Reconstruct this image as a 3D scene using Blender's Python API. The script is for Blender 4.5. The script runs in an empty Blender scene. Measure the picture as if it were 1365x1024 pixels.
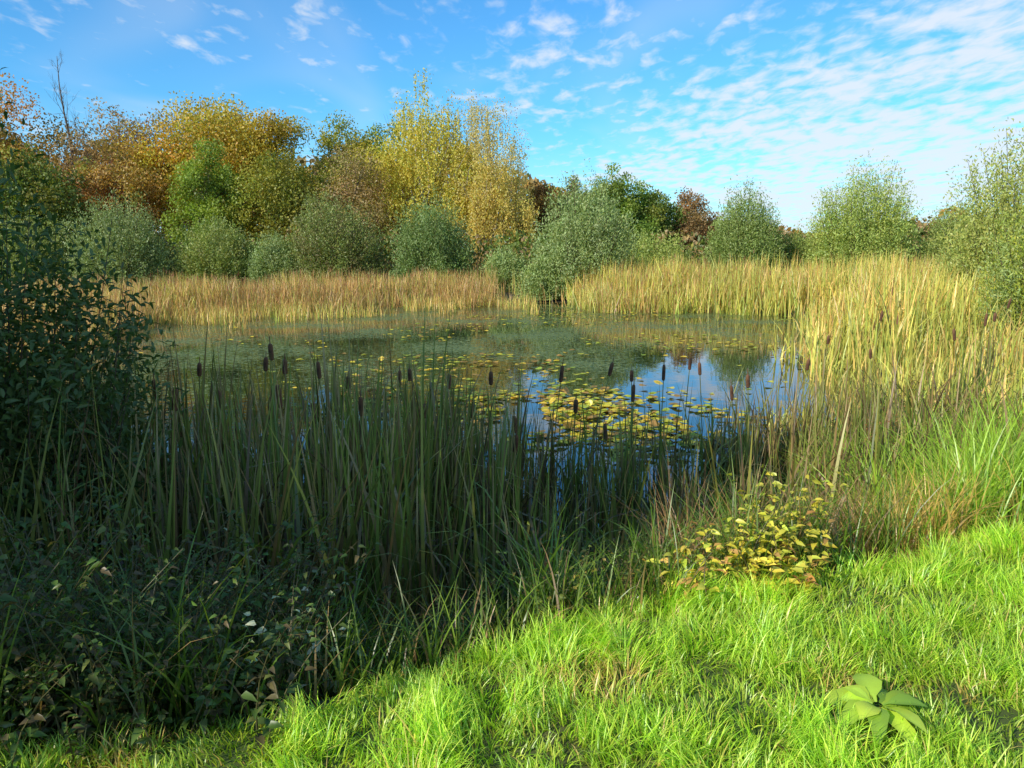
import bpy, math, numpy as np
from mathutils import Vector
rng=np.random.default_rng(7)
scene=bpy.context.scene
COL=scene.collection
# ------------------------------------------------------------ helpers
def arr(c): return np.array(c,dtype=float)
def mesh_from(name,V,F,C=None,mat=None):
    V=np.asarray(V,dtype=np.float32); F=np.asarray(F,dtype=np.int32)
    me=bpy.data.meshes.new(name)
    me.vertices.add(len(V)); me.vertices.foreach_set("co",V.ravel())
    me.loops.add(F.size); me.loops.foreach_set("vertex_index",F.ravel())
    me.polygons.add(len(F)); me.polygons.foreach_set("loop_start",np.arange(0,F.size,F.shape[1],dtype=np.int32))
    if C is not None:
        a=me.attributes.new("Col",'FLOAT_COLOR','POINT')
        c4=np.ones((len(V),4),dtype=np.float32); c4[:,:3]=np.clip(C,0,1)
        a.data.foreach_set("color",c4.ravel())
    me.update(calc_edges=True)
    if mat: me.materials.append(mat)
    return me
def obj(name,me,parent=None,loc=(0,0,0),rotz=0,scale=1):
    o=bpy.data.objects.new(name,me); COL.objects.link(o)
    o.location=loc; o.rotation_euler=(0,0,rotz); o.scale=(scale,)*3
    if parent: o.parent=parent
    return o
def tag(o,label=None,category=None,group=None,kind=None):
    if label: o["label"]=label
    if category: o["category"]=category
    if group: o["group"]=group
    if kind: o["kind"]=kind
_L=np.random.default_rng(3).random((256,256))
def vnoise(x,y,s=1.0,off=0):
    x=np.asarray(x,float)*s+off*17.3+1000; y=np.asarray(y,float)*s+off*9.1+1000
    xi=np.floor(x).astype(int); yi=np.floor(y).astype(int); fx=x-xi; fy=y-yi
    fx=fx*fx*(3-2*fx); fy=fy*fy*(3-2*fy)
    a=_L[xi%256,yi%256]; b=_L[(xi+1)%256,yi%256]; c=_L[xi%256,(yi+1)%256]; d=_L[(xi+1)%256,(yi+1)%256]
    return (a*(1-fx)+b*fx)*(1-fy)+(c*(1-fx)+d*fx)*fy
def sstep(a,b,x):
    t=np.clip((x-a)/(b-a),0,1); return t*t*(3-2*t)
# ------------------------------------------------------------ terrain
POND=np.array([(-9,0.8),(-4,2.9),(0,4.75),(2.0,5.9),(3.3,7.2),(4.4,9.5),(6.3,14),(8.6,21.6),(11.2,27),(9,30),(4.5,31.5),(3.4,34),(0,36),(-2,35),(-8,31.5),(-13.5,27.5),(-12.5,22),(-10.8,16),(-10,9),(-12,4)],float)
def pond_sd(x,y):
    x=np.asarray(x,float); y=np.asarray(y,float)
    d=np.full(x.shape,1e9); inside=np.zeros(x.shape,bool)
    n=len(POND)
    for i in range(n):
        a=POND[i]; b=POND[(i+1)%n]; e=b-a
        t=np.clip(((x-a[0])*e[0]+(y-a[1])*e[1])/(e@e),0,1)
        dx=x-a[0]-t*e[0]; dy=y-a[1]-t*e[1]
        d=np.minimum(d,np.sqrt(dx*dx+dy*dy))
        cond=((a[1]>y)!=(b[1]>y))&(x<(b[0]-a[0])*(y-a[1])/((b[1]-a[1])+1e-12)+a[0])
        inside^=cond
    return np.where(inside,-d,d)
def bank_y(x): return 2.8+0.45*x
def bank_s(x,y):
    x=np.asarray(x,float); return (y-bank_y(x)-0.12*np.sin(x*2.1))/1.09
def H(x,y):
    x=np.asarray(x,float); y=np.asarray(y,float)
    s=bank_s(x,y); sd=pond_sd(x,y)
    out=0.14+0.81*sstep(1.5,-0.15,s)
    out=out+ (vnoise(x,y,0.9)-0.5)*0.10+(vnoise(x,y,0.25,2)-.5)*0.1*sstep(0,8,sd)
    out=out+0.25*sstep(3,12,sd)*sstep(2,8,s)
    k=sstep(0.55,-0.5,sd)
    return out*(1-k)+(-0.55)*k
# ------------------------------------------------------------ materials
def new_mat(name):
    m=bpy.data.materials.new(name); m.use_nodes=True; nt=m.node_tree; nt.nodes.clear()
    return m,nt
def foliage_mat(name,trans=0.35,gloss=0.06,rough=0.45,gain=(1,1,1),hv=0.12,nscale=3.0,tcol=(1.25,1.2,.5)):
    m,nt=new_mat(name); N=nt.nodes; L=nt.links
    out=N.new("ShaderNodeOutputMaterial")
    at=N.new("ShaderNodeAttribute"); at.attribute_name="Col"
    oi=N.new("ShaderNodeObjectInfo")
    tc=N.new("ShaderNodeTexCoord"); nz=N.new("ShaderNodeTexNoise"); nz.inputs["Scale"].default_value=nscale; nz.inputs["Detail"].default_value=2
    L.new(tc.outputs["Object"],nz.inputs["Vector"])
    add=N.new("ShaderNodeMath"); add.operation='ADD'; L.new(nz.outputs[0],add.inputs[0]); L.new(oi.outputs["Random"],add.inputs[1])
    mr=N.new("ShaderNodeMapRange"); mr.inputs[1].default_value=0.2; mr.inputs[2].default_value=1.5; mr.inputs[3].default_value=1-hv*2; mr.inputs[4].default_value=1+hv*2
    L.new(add.outputs[0],mr.inputs[0])
    mul=N.new("ShaderNodeVectorMath"); mul.operation='SCALE'; L.new(at.outputs["Color"],mul.inputs[0]); L.new(mr.outputs[0],mul.inputs["Scale"])
    g=N.new("ShaderNodeVectorMath"); g.operation='MULTIPLY'; L.new(mul.outputs[0],g.inputs[0]); g.inputs[1].default_value=gain
    t=N.new("ShaderNodeVectorMath"); t.operation='MULTIPLY'; L.new(g.outputs[0],t.inputs[0]); t.inputs[1].default_value=tcol
    d=N.new("ShaderNodeBsdfDiffuse"); L.new(g.outputs[0],d.inputs[0])
    tr=N.new("ShaderNodeBsdfTranslucent"); L.new(t.outputs[0],tr.inputs[0])
    mx=N.new("ShaderNodeMixShader"); mx.inputs[0].default_value=trans; L.new(d.outputs[0],mx.inputs[1]); L.new(tr.outputs[0],mx.inputs[2])
    gl=N.new("ShaderNodeBsdfGlossy"); gl.inputs["Roughness"].default_value=rough
    mg=N.new("ShaderNodeMixShader"); mg.inputs[0].default_value=gloss; L.new(mx.outputs[0],mg.inputs[1]); L.new(gl.outputs[0],mg.inputs[2])
    L.new(mg.outputs[0],out.inputs[0])
    return m
M_leaf=foliage_mat("tree_leaf",0.38,0.03,0.5,(1.8,1.75,1.4),nscale=.8,tcol=(1.2,1.15,.5))
M_wil=foliage_mat("willow_leaf",0.3,0.04,0.5,(1.5,1.7,1.25),nscale=.8)
M_near=foliage_mat("near_leaf",0.25,0.035,0.4,(1.2,1.2,.9),nscale=6)
M_pale=foliage_mat("sapling_leaf",0.25,0.05,0.4,(1.5,1.45,1),nscale=6)
M_grass=foliage_mat("grass_blade",0.4,0.05,0.4,(1.9,1.72,1.15),nscale=5,tcol=(1.3,1.2,.4))
M_reed=foliage_mat("reed_blade",0.3,0.05,0.45,(1.75,1.62,1.2),nscale=4,tcol=(1.15,1.05,.6))
M_creed=foliage_mat("cattail_blade",0.28,0.05,0.45,(1.25,1.28,.95),nscale=4,tcol=(1.1,1.05,.6))
M_pad=foliage_mat("lily_leaf",0.15,0.06,0.4,(1.55,1.5,1),nscale=8)
def bark_mat(name,c1,c2,sc=6):
    m,nt=new_mat(name); N=nt.nodes; L=nt.links
    out=N.new("ShaderNodeOutputMaterial"); b=N.new("ShaderNodeBsdfPrincipled"); b.inputs["Roughness"].default_value=.9
    tc=N.new("ShaderNodeTexCoord"); nz=N.new("ShaderNodeTexNoise"); nz.inputs["Scale"].default_value=sc; nz.inputs["Detail"].default_value=5
    mp=N.new("ShaderNodeMapping"); mp.inputs["Scale"].default_value=(1,1,.35)
    L.new(tc.outputs["Object"],mp.inputs[0]); L.new(mp.outputs[0],nz.inputs["Vector"])
    cr=N.new("ShaderNodeValToRGB"); cr.color_ramp.elements[0].position=.35; cr.color_ramp.elements[0].color=(*c1,1); cr.color_ramp.elements[1].position=.7; cr.color_ramp.elements[1].color=(*c2,1)
    L.new(nz.outputs[0],cr.inputs[0]); L.new(cr.outputs[0],b.inputs["Base Color"])
    bp=N.new("ShaderNodeBump"); bp.inputs["Strength"].default_value=.4; L.new(nz.outputs[0],bp.inputs["Height"]); L.new(bp.outputs[0],b.inputs["Normal"])
    L.new(b.outputs[0],out.inputs[0]); return m
M_bark=bark_mat("bark",(.06,.045,.03),(.2,.16,.12))
M_birch=bark_mat("birch_bark",(.1,.09,.08),(.6,.57,.5),3)
M_twig=bark_mat("twig",(.05,.035,.02),(.14,.11,.06),8)
M_head=bark_mat("cattail_head",(.08,.033,.015),(.21,.1,.042),40)
# ------------------------------------------------------------ geometry makers
def blades(base,h,w,az,th0,bend,cb,ct,k=4,p=1.3,facing=None):
    n=len(base); ts=np.linspace(0,1,k+1)
    pos=np.zeros((n,k+1,3)); pos[:,0]=base
    d=np.stack([np.cos(az),np.sin(az)],1)
    for j in range(1,k+1):
        tm=(ts[j]+ts[j-1])/2
        th=th0+bend*tm**p
        st=(h/k)
        pos[:,j,0]=pos[:,j-1,0]+st*np.sin(th)*d[:,0]
        pos[:,j,1]=pos[:,j-1,1]+st*np.sin(th)*d[:,1]
        pos[:,j,2]=pos[:,j-1,2]+st*np.cos(th)
    fa=az+np.pi/2+(rng.normal(0,.7,n) if facing is None else facing)
    sv=np.stack([np.cos(fa),np.sin(fa),np.zeros(n)],1)
    wt=np.clip(1-ts**2.2,0.04,1)*np.where(ts==0,.8,1)
    off=sv[:,None,:]*(w[:,None]*wt[None,:]/2)[:,:,None]
    V=np.stack([pos-off,pos+off],2).reshape(-1,3)
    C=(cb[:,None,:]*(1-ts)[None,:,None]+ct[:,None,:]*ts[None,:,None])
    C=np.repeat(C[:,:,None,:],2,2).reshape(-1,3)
    b0=(np.arange(n)*(k+1)*2)[:,None]; j=np.arange(k)[None,:]*2
    F=np.stack([b0+j,b0+j+1,b0+j+3,b0+j+2],2).reshape(-1,4)
    return V,F,C
def snapped(base,h,w,az,cb,ct,frac,ang):
    n=len(base); d=np.stack([np.cos(az),np.sin(az),np.zeros(n)],1); up=np.array([0,0,1.])
    th=rng.normal(.05,.05,n)
    def step(p,l,t): return p+d*(l*np.sin(t))[:,None]+up*(l*np.cos(t))[:,None]
    p1=step(base,h*frac*.5,th); p2=step(p1,h*frac*.5,th+.05); p3=step(p2,h*(1-frac)*.5,ang); p4=step(p3,h*(1-frac)*.5,ang+.35)
    pos=np.stack([base,p1,p2,p3,p4],1); wt=np.array([.8,1,1,.8,.05])
    fa=az+np.pi/2+rng.normal(0,.5,n); sv=np.stack([np.cos(fa),np.sin(fa),np.zeros(n)],1)
    off=sv[:,None,:]*(w[:,None]*wt[None,:]/2)[:,:,None]
    V=np.stack([pos-off,pos+off],2).reshape(-1,3); ts=np.array([0,.3,.6,.8,1])
    C=(cb[:,None,:]*(1-ts)[None,:,None]+ct[:,None,:]*ts[None,:,None]); C=np.repeat(C[:,:,None,:],2,2).reshape(-1,3)
    b0=(np.arange(n)*10)[:,None]; j=np.arange(4)[None,:]*2
    return V,np.stack([b0+j,b0+j+1,b0+j+3,b0+j+2],2).reshape(-1,4),C
def unit(v): return v/(np.linalg.norm(v,axis=-1,keepdims=True)+1e-9)
def leafq(c,ax,L,W,C):
    n=len(c); ax=unit(ax); r=unit(rng.normal(size=(n,3))); sd=unit(np.cross(ax,r))
    L=L[:,None]; W=W[:,None]
    V=np.stack([c-ax*L/2,c+sd*W/2-ax*L*.05,c+ax*L/2,c-sd*W/2-ax*L*.05],1).reshape(-1,3)
    F=np.arange(n*4).reshape(-1,4)
    return V,F,np.repeat(C,4,0)
def leafs(c,ax,L,W,C,droop=.4,fold=.25,upb=1.0,st=(0,.28,.65,1.0),ww=(.08,1.0,.72,.03),wav=0):
    k=len(st)
    n=len(c); ax=unit(ax); up=unit(rng.normal(0,.5,size=(n,3))*min(1,1/upb)+np.array([0,0,upb])); sd=unit(np.cross(ax,up)); nn=unit(np.cross(sd,ax))
    V=np.zeros((n,k,3,3)); CC=np.zeros((n,k,3,3))
    for i,(t,w) in enumerate(zip(st,ww)):
        m=c+ax*(L*t)[:,None]-np.array([0,0,1])*(L*droop*t*t)[:,None]
        V[:,i,1]=m; r1=1+rng.normal(0,wav,n) if wav else 1; r2=1+rng.normal(0,wav,n) if wav else 1
        V[:,i,0]=m+sd*(W*w/2*r1)[:,None]+nn*(W*w*fold*r2)[:,None]
        V[:,i,2]=m-sd*(W*w/2*r2)[:,None]+nn*(W*w*fold*r1)[:,None]
        CC[:,i,0]=C; CC[:,i,1]=C*(1.25 if wav else 1); CC[:,i,2]=C
    b=(np.arange(n)*3*k)[:,None]
    q=[]
    for i in range(k-1):
        for s in range(2):
            q.append([i*3+s,i*3+s+1,i*3+s+4,i*3+s+3])
    F=(b[:,:,None]+np.array(q)[None]).reshape(-1,4)
    return V.reshape(-1,3),F,CC.reshape(-1,3)
def join(parts):
    Vs,Fs,Cs=[],[],[]; o=0
    for V,F,C in parts:
        Vs.append(V); Fs.append(F+o); Cs.append(C); o+=len(V)
    return np.concatenate(Vs),np.concatenate(Fs),np.concatenate(Cs)
def tube(P,R,sides=6,c=(.1,.08,.05)):
    P=np.asarray(P,float); k=len(P); T=np.gradient(P,axis=0); T=unit(T)
    ref=np.array([1,0,0.]) if abs(T[0][0])<.8 else np.array([0,1.,0])
    a=np.linspace(0,2*np.pi,sides,endpoint=False); V=[]
    for i in range(k):
        u=unit(np.cross(T[i],ref)); v=np.cross(T[i],u)
        V.append(P[i]+R[i]*(np.cos(a)[:,None]*u+np.sin(a)[:,None]*v))
    V=np.concatenate(V); F=[]
    for i in range(k-1):
        for s in range(sides):
            F.append([i*sides+s,i*sides+(s+1)%sides,(i+1)*sides+(s+1)%sides,(i+1)*sides+s])
    return V,np.array(F),np.tile(arr(c),(len(V),1))
def bez(a,b,c,n=6):
    t=np.linspace(0,1,n)[:,None]; return a*(1-t)**2+2*b*t*(1-t)+c*t*t
def pick(pal,n,j=.12):
    pal=arr(pal); i=rng.integers(0,len(pal),n); c=pal[i]
    return c*(1+rng.normal(0,j,(n,1)))*(1+rng.normal(0,j*.4,(n,3)))
GOLD=[(.34,.24,.035),(.31,.23,.035),(.25,.21,.035),(.34,.2,.04)]
YG=[(.25,.25,.04),(.31,.28,.045),(.2,.22,.035)]
GREEN=[(.08,.12,.025),(.1,.14,.03),(.07,.1,.02)]
BRIGHT=[(.14,.22,.03),(.17,.26,.035),(.12,.18,.03)]
WIL=[(.19,.22,.1),(.22,.25,.12),(.16,.18,.07),(.2,.21,.08)]
WILG=[(.16,.19,.06),(.19,.21,.07),(.21,.21,.06)]
RUST=[(.23,.12,.055),(.19,.1,.045),(.26,.16,.06)]
BROWN=[(.2,.14,.075),(.24,.17,.09),(.17,.13,.06)]
ORG=[(.25,.14,.04),(.19,.11,.035),(.13,.11,.03),(.24,.16,.04)]
BIR=[(.38,.31,.13),(.34,.29,.12),(.29,.27,.09)]
# ------------------------------------------------------------ trees
def trunk_mesh(h,r0,clumps,mat,top=.85,nl=18,c0=.2):
    parts=[]; z=np.linspace(0,1,8)
    P=np.stack([np.cumsum(rng.normal(0,.012*h,8)),np.cumsum(rng.normal(0,.012*h,8)),z*h*top],1); P[:,:2]-=P[0,:2]
    R=r0*(1-z*.85); R[0]*=1.3
    parts.append(tube(P,R,8))
    idx=rng.permutation(len(clumps))[:nl]
    for i in idx:
        e=clumps[i]; f=np.clip(e[2]/h*.65-.05+rng.normal(0,.05),c0*.7,.8)
        k=f/top*7; k0=int(min(6,k)); s=P[k0]+(P[k0+1]-P[k0])*min(1,(k-k0))
        m=(s+e)/2+np.array([0,0,-.04*h])+rng.normal(0,.02*h,3)
        rr=r0*(1-f)*.5
        parts.append(tube(bez(s,m,e),rr*np.linspace(1,.15,6),5))
        for q in range(4):
            s2=bez(s,m,e)[rng.integers(2,5)]; e2=e+rng.normal(0,.07*h,3)
            parts.append(tube(bez(s2,(s2+e2)/2+rng.normal(0,.02*h,3),e2,4),rr*.35*np.linspace(1,.2,4),4))
    V,F,C=join(parts); return mesh_from("trunk",V,F,C,mat)
def tree(name,label,x,y,h,r,pal,n=8000,leaf=.2,cb=.18,ncl=46,cr=.26,bark=None,cat="tree",sx=1,group="trees around the pond",drop=0,top=.75,fine=True):
    if fine: n=int(n*1.8); leaf*=.82; ncl=int(ncl*1.9); cr*=.88
    z0=float(H(x,y)); root=obj(name,None,loc=(x,y,z0-.05)); tag(root,label,cat,group)
    d=unit(rng.normal(size=(ncl,3))); u=rng.random(ncl)**.45
    lob=.8+.32*vnoise(np.arctan2(d[:,1],d[:,0])*1.3+x,d[:,2]*2+y,1.0)
    cl=d*u[:,None]*lob[:,None]*np.array([r*.95*sx,r*.95,h*(1-cb)/2*.95]); 
    cl[:,:2]*=(1.05-.3*(cl[:,2:]/(h*(1-cb)/2)))
    cl[:,2]+=h*(1+cb)/2
    obj("trunk",trunk_mesh(h,.016*h+.03,cl,bark or M_bark,c0=cb,top=top),root)
    rc=cr*r*rng.uniform(.45,1.4,ncl)
    k=rng.choice(ncl,n,p=rc**2/np.sum(rc**2))
    g=unit(rng.normal(size=(n,3)))*(rng.random(n)**.5)[:,None]*1.25
    c=cl[k]+g*rc[k][:,None]*np.array([.95,.95,.9])
    cc=pick(pal,ncl,.16)[k]*.65+pick(pal,n,.14)*.35
    if drop>0:
        ns=ncl*20; ks=rng.integers(0,ncl,ns); sp=cl[ks]+unit(rng.normal(size=(ns,3)))*(rc[ks]*rng.random(ns)**.4)[:,None]
        ln=rng.uniform(.4,1.9,ns)*drop*2
        q=rng.integers(0,ns,n); t=rng.random(n)
        c2=sp[q].copy(); c2[:,2]-=t*ln[q]; c2[:,:2]+=rng.normal(0,.05,(n,2))+ (sp[q,:2]-0)*.04*t[:,None]
        use=(rng.random(n)<.78)[:,None]; c=np.where(use,c2,c)
        c[:,2]=np.maximum(c[:,2],.3)
    ax=rng.normal(size=(n,3))+np.array([0,0,-.6 if drop==0 else -2.0])
    V,F,C=leafq(c,ax,rng.uniform(.7,1.3,n)*leaf,rng.uniform(.5,.9,n)*leaf,cc)
    obj("crown",mesh_from("crown",V,F,C,M_leaf),root)
    return root
def bush(name,label,x,y,h,r,pal,shoots=300,per=48,L=.14,W=.052,cat="bush",mat=None,group="willow bushes around the pond",near=False,sink=0.05,lo=.3,spread=.17,shad=None):
    if not near: shoots=int(shoots*2.2)
    z0=float(H(x,y)); root=obj(name,None,loc=(x,y,z0-sink)); tag(root,label,cat,group)
    az=rng.uniform(0,2*np.pi,shoots); th=np.arccos(rng.uniform(-.05,1,shoots)); 
    ext=rng.uniform(.7,1.0,shoots)*(.86+.24*vnoise(az*1.5+x,th*2+y,1.0)); ext*=np.where(rng.random(shoots)<.04,1.06,1)
    ct=np.clip(np.cos(th),0,1)
    e=np.stack([r*np.sin(th)*np.cos(az),r*np.sin(th)*np.sin(az),h*(.1+.92*ct**.85)],1)*ext[:,None]
    s=np.stack([e[:,0]*.12+rng.normal(0,.1*r,shoots),e[:,1]*.12+rng.normal(0,.1*r,shoots),np.zeros(shoots)],1)
    m=np.stack([e[:,0]*.75,e[:,1]*.75,e[:,2]*.55],1)+rng.normal(0,.05*r,(shoots,3))
    t=lo+(1-lo)*rng.random((shoots,per))**.75; t=t[:,:,None]
    c=(s[:,None]*(1-t)**2+2*m[:,None]*t*(1-t)+e[:,None]*t*t)
    tan=unit(2*(m-s)[:,None]*(1-t)+2*(e-m)[:,None]*t)
    n=shoots*per; c=c.reshape(-1,3); tan=tan.reshape(-1,3)
    tt=t.reshape(-1)
    c=c+rng.normal(0,spread,(n,3))*(1.3-tt*.6)[:,None]
    c[:,2]=np.maximum(c[:,2],.05)
    sc=np.repeat(pick(pal,shoots,.12),per,0)*.7+pick(pal,n,.12)*.3
    ax=tan*.8+rng.normal(0,.6,(n,3))
    if near: V,F,C=leafs(c,ax,rng.uniform(.6,1.2,n)*L,rng.uniform(.7,1.2,n)*W,sc)
    else: V,F,C=leafq(c,ax,rng.uniform(.7,1.3,n)*L,rng.uniform(.7,1.3,n)*W,sc)
    obj("foliage",mesh_from("foliage",V,F,C,mat or M_wil),root)
    parts=[]
    for i in range(0,shoots,3 if near else 10):
        rr=.006*h if not near else .003*h
        parts.append(tube(bez(s[i],m[i],e[i],6),rr*np.linspace(1,.12,6),4))
    V,F,C=join(parts); obj("stems",mesh_from("stems",V,F,C,M_twig),root)
    return root
def bare_tree(name,label,x,y,h,mat,spread=.4,group="trees around the pond"):
    z0=float(H(x,y)); root=obj(name,None,loc=(x,y,z0)); tag(root,label,"tree",group)
    tp=[];bp=[]
    P=np.stack([np.cumsum(rng.normal(0,.01*h,9)),np.cumsum(rng.normal(0,.01*h,9)),np.linspace(0,h,9)],1)
    tp.append(tube(P,.011*h*np.linspace(1,.1,9),7))
    def rec(s,d,l,r,dep):
        e=s+d*l; m=(s+e)/2+rng.normal(0,.07*l,3)
        q=bez(s,m,e,5); bp.append(tube(q,r*np.linspace(1,.4,5),4))
        if dep>0:
            for _ in range(3 if dep>1 else 4):
                k=rng.integers(2,5); nd=unit(d+rng.normal(0,.5,3)+np.array([0,0,.25])); rec(q[k],nd,l*.6,r*.5,dep-1)
    for i in range(18):
        f=rng.uniform(.3,.97); k=f*8; k0=int(k); s=P[k0]+(P[min(8,k0+1)]-P[k0])*(k-k0)
        a=rng.uniform(0,6.28); d=unit(np.array([math.cos(a)*.6,math.sin(a)*.6,1.1])); rec(s,d,h*spread*.5*(1.1-f)+.5,.0035*h*(1.2-f),2)
    V,F,C=join(tp); obj("trunk",mesh_from("trunk",V,F,C,mat),root)
    V,F,C=join(bp); obj("branches",mesh_from("branches",V,F,C,mat),root)
T=tree
T("oak_tree","tall oak with rusty brown and green autumn leaves",-37.0,60,13.4,5.0,ORG+[(.12,.13,.03),(.27,.14,.04)],20000,.25,cr=.31,cb=.08)
T("oak_tree","tall oak with dark green and rust leaves at wood edge",-43,58,12.2,4.8,ORG+GREEN,15000,.25,cr=.31,cb=.08)
T("maple_tree","dark green tree at the wood edge",-31.5,52,8.4,3.6,GREEN+[(.16,.14,.03)],10000,.22)
T("maple_tree","dark green leafy tree beside bare trunk",-36.5,50,8.8,3.8,GREEN+[(.16,.14,.03)],10000,.22)
T("beech_tree","brownish half bare tree with thin crown",-30.2,61,13.8,4.4,BROWN+[(.28,.19,.1),(.24,.12,.05)],8500,.22,cb=.12,ncl=80,cr=.23,top=.85)
T("beech_tree","reddish brown half bare tree",-26,64,14.2,4.2,BROWN,7000,.2,cb=.15,ncl=80,cr=.22,top=.85)
T("rust_tree","rust red leaved tree in the wood",-28,56,9.8,3.2,RUST+ORG+[(.1,.12,.03)],8000,.22)
T("golden_maple_tree","large golden yellow autumn maple",-23.0,61,13.6,5.8,GOLD+GOLD+YG+[(.16,.17,.03)],22000,.25,cr=.31)
T("golden_poplar_tree","slender yellow autumn tree",-17.6,60,12.9,3.1,GOLD+YG,12000,.22,cb=.06,cr=.3)
T("lime_tree","bright green young tree at the wood edge",-20.4,53,9.6,2.8,BRIGHT+[(.2,.24,.04)],10000,.2,cb=.06)
T("ash_tree","olive green bushy tree",-15.2,54,9.4,3.6,[(.19,.21,.035),(.24,.23,.04),(.14,.17,.03)],12000,.2,cb=.06)
T("golden_oak_tree","yellow and green autumn tree with rounded crown",-13.0,63,12.6,3.8,GOLD[:3]+YG+GREEN,14000,.22,cb=.1,cr=.31)
T("russet_shrub_tree","bushy brown thicket tree with thin leaves",-11.2,55,8.8,3.4,BROWN+[(.2,.18,.06)],9000,.17,cb=.03,ncl=80)
T("alder_tree","green alder with yellowing top",-9.8,65,13.0,3.2,GREEN+YG,12000,.22,cb=.08,cr=.31)
T("rust_tree","small rust brown tree between golden trees",-8.8,60,9.0,2.2,RUST+BROWN,5000,.2,cb=.05)
T("weeping_birch_tree","tall yellow green birch with drooping branches",-6.2,58,14.0,4.2,[(.27,.26,.045),(.33,.28,.05),(.22,.24,.04),(.34,.27,.06)],24000,.18,cb=.04,bark=M_birch,drop=.75,cr=.28,ncl=56)
T("silver_birch_tree","silver birch with sparse pale gold hanging leaves",-1.8,58,13.6,3.6,BIR,14500,.14,cb=.08,bark=M_birch,drop=1.2,cr=.25,ncl=50,top=.9)
T("silver_birch_tree","lower golden birch with drooping leaves",-1.4,55,8.8,3.1,[(.36,.28,.08),(.3,.26,.07)],10000,.16,cb=.03,bark=M_birch,drop=.8)
T("rust_tree","small rust brown tree beside the birches",2.2,62,7.6,2.1,RUST+ORG,6500,.2,cb=.05)
T("hawthorn_tree","green hawthorn with brownish tint",4.8,64,7.6,2.1,GREEN+BROWN+YG[:1],6500,.2,cb=.05)
T("oak_tree","green rounded oak at the edge of the wood",7.8,58,8.4,2.7,[(.12,.18,.03),(.17,.22,.035),(.1,.16,.025)],12000,.2,cb=.04,cr=.3)
T("oak_tree","dark green lower oak with yellow tint",10.4,59,7.2,2.3,GREEN+[(.19,.21,.03)],9500,.2,cb=.04,cr=.3)
T("rust_tree","rust brown autumn tree with low crown",13.3,60,6.2,2.8,RUST+BROWN,8500,.19,cb=.03)
T("rust_tree","small brown autumn tree",15.8,66,5.0,2.0,RUST+BROWN,4500,.19,cb=.03)
bare_tree("bare_tree","leafless dead tree with thin upright branches",-32.6,59,15.8,M_bark,.35)
B=bush
B("willow_bush","rounded grey green willow bush behind reeds",-22.0,44,5.3,3.2,WIL,350)
B("willow_bush","low olive willow bush behind reeds",-16.8,45,4.1,2.7,WILG+[(.22,.2,.06)],290)
B("willow_bush","small grey green willow bush",-13.2,44,3.1,1.8,WIL,200)
B("willow_bush","large grey olive willow bush behind reeds",-10.0,44,5.6,3.0,WILG+BROWN[:1],350)
B("willow_bush","rounded dark green willow bush at the reed edge",-4.4,43,5.4,2.7,[(.14,.18,.065),(.18,.22,.09),(.13,.16,.055)],350)
B("willow_bush","low grey green willow shrub beside reeds",-0.4,42,2.6,1.4,WIL,170)
B("willow_bush","tall silvery willow bush at the water edge",3.5,37.5,6.2,2.6,WIL+[(.25,.27,.15)],460,50)
B("willow_bush","small willow shrub hanging over the water",1.4,36.8,2.3,1.1,WIL,130)
B("willow_bush","low yellow green willow bush",8.2,46,3.3,2.7,[(.22,.24,.07),(.25,.26,.08)],260)
B("willow_bush","rounded dense green willow bush",13.0,44,5.9,2.5,[(.15,.18,.055),(.19,.21,.075)],420)
B("willow_bush","small grey green willow bush",16.4,46,3.7,1.8,WILG,190)
B("willow_bush","tall spreading yellow green willow bush",19.0,43,7.0,3.2,[(.24,.26,.075),(.21,.24,.08),(.26,.25,.06)],480)
B("willow_bush","grey green willow bush behind the reeds",24.0,42,4.7,2.8,WILG,300)
B("willow_bush","grey green willow bush beside the meadow",20.0,32,4.1,2.6,WILG,340)
B("willow_bush","tall airy willow bush with yellowing leaves",15.4,23.5,6.0,2.8,[(.24,.23,.07),(.27,.24,.08),(.19,.21,.06)],500,L=.11,W=.04,spread=.14)
B("willow_bush","silvery willow bush rising from the reeds",11.3,15.8,4.3,1.8,WIL+YG,600,L=.085,W=.026,spread=.09)
B("willow_bush","low olive willow bush beside dark green trees",-28,46,4.6,3.0,WILG,260)
n=90000
wx=rng.uniform(-95,95,n); wy=rng.uniform(70,84,n)
top=np.where(wx<-3,10.5,8.6-4.6*sstep(-3,16,wx))*(.72+.5*vnoise(wx,wy,.22)); top=np.where(wx>40,3.5+3*vnoise(wx,wy,.15),top)
wz=top*rng.random(n)**.6+.2
cc=arr(GREEN+BROWN+ORG+[(.17,.17,.04)]*2)[(vnoise(wx,wz,.35,5)*9.99).astype(int)%12]*(1+rng.normal(0,.2,(n,1)))
V,F,C=leafq(np.stack([wx,wy,wz],1),rng.normal(size=(n,3)),rng.uniform(.4,.7,n),rng.uniform(.3,.5,n),cc)
o=obj("distant_woodland",mesh_from("distant_woodland",V,F,C,M_leaf)); tag(o,"distant autumn woodland edge of mixed brown and green",'woodland',kind="stuff")
n=70000
wx=rng.uniform(-48,45,n); wy=rng.uniform(45,57,n); wz=(.8+3.0*vnoise(wx,wy,.4))*rng.random(n)+.2
cc=arr(WILG+GREEN+BROWN)[(vnoise(wx,wy,.5,8)*8.99).astype(int)]*(1+rng.normal(0,.2,(n,1)))
V,F,C=leafq(np.stack([wx,wy,wz],1),rng.normal(size=(n,3))+[0,0,1],rng.uniform(.2,.4,n),rng.uniform(.1,.2,n),cc)
o=obj("undergrowth",mesh_from("undergrowth",V,F,C,M_leaf)); tag(o,"tangled scrub below the trees behind the reeds",'scrub',kind="stuff")
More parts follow.
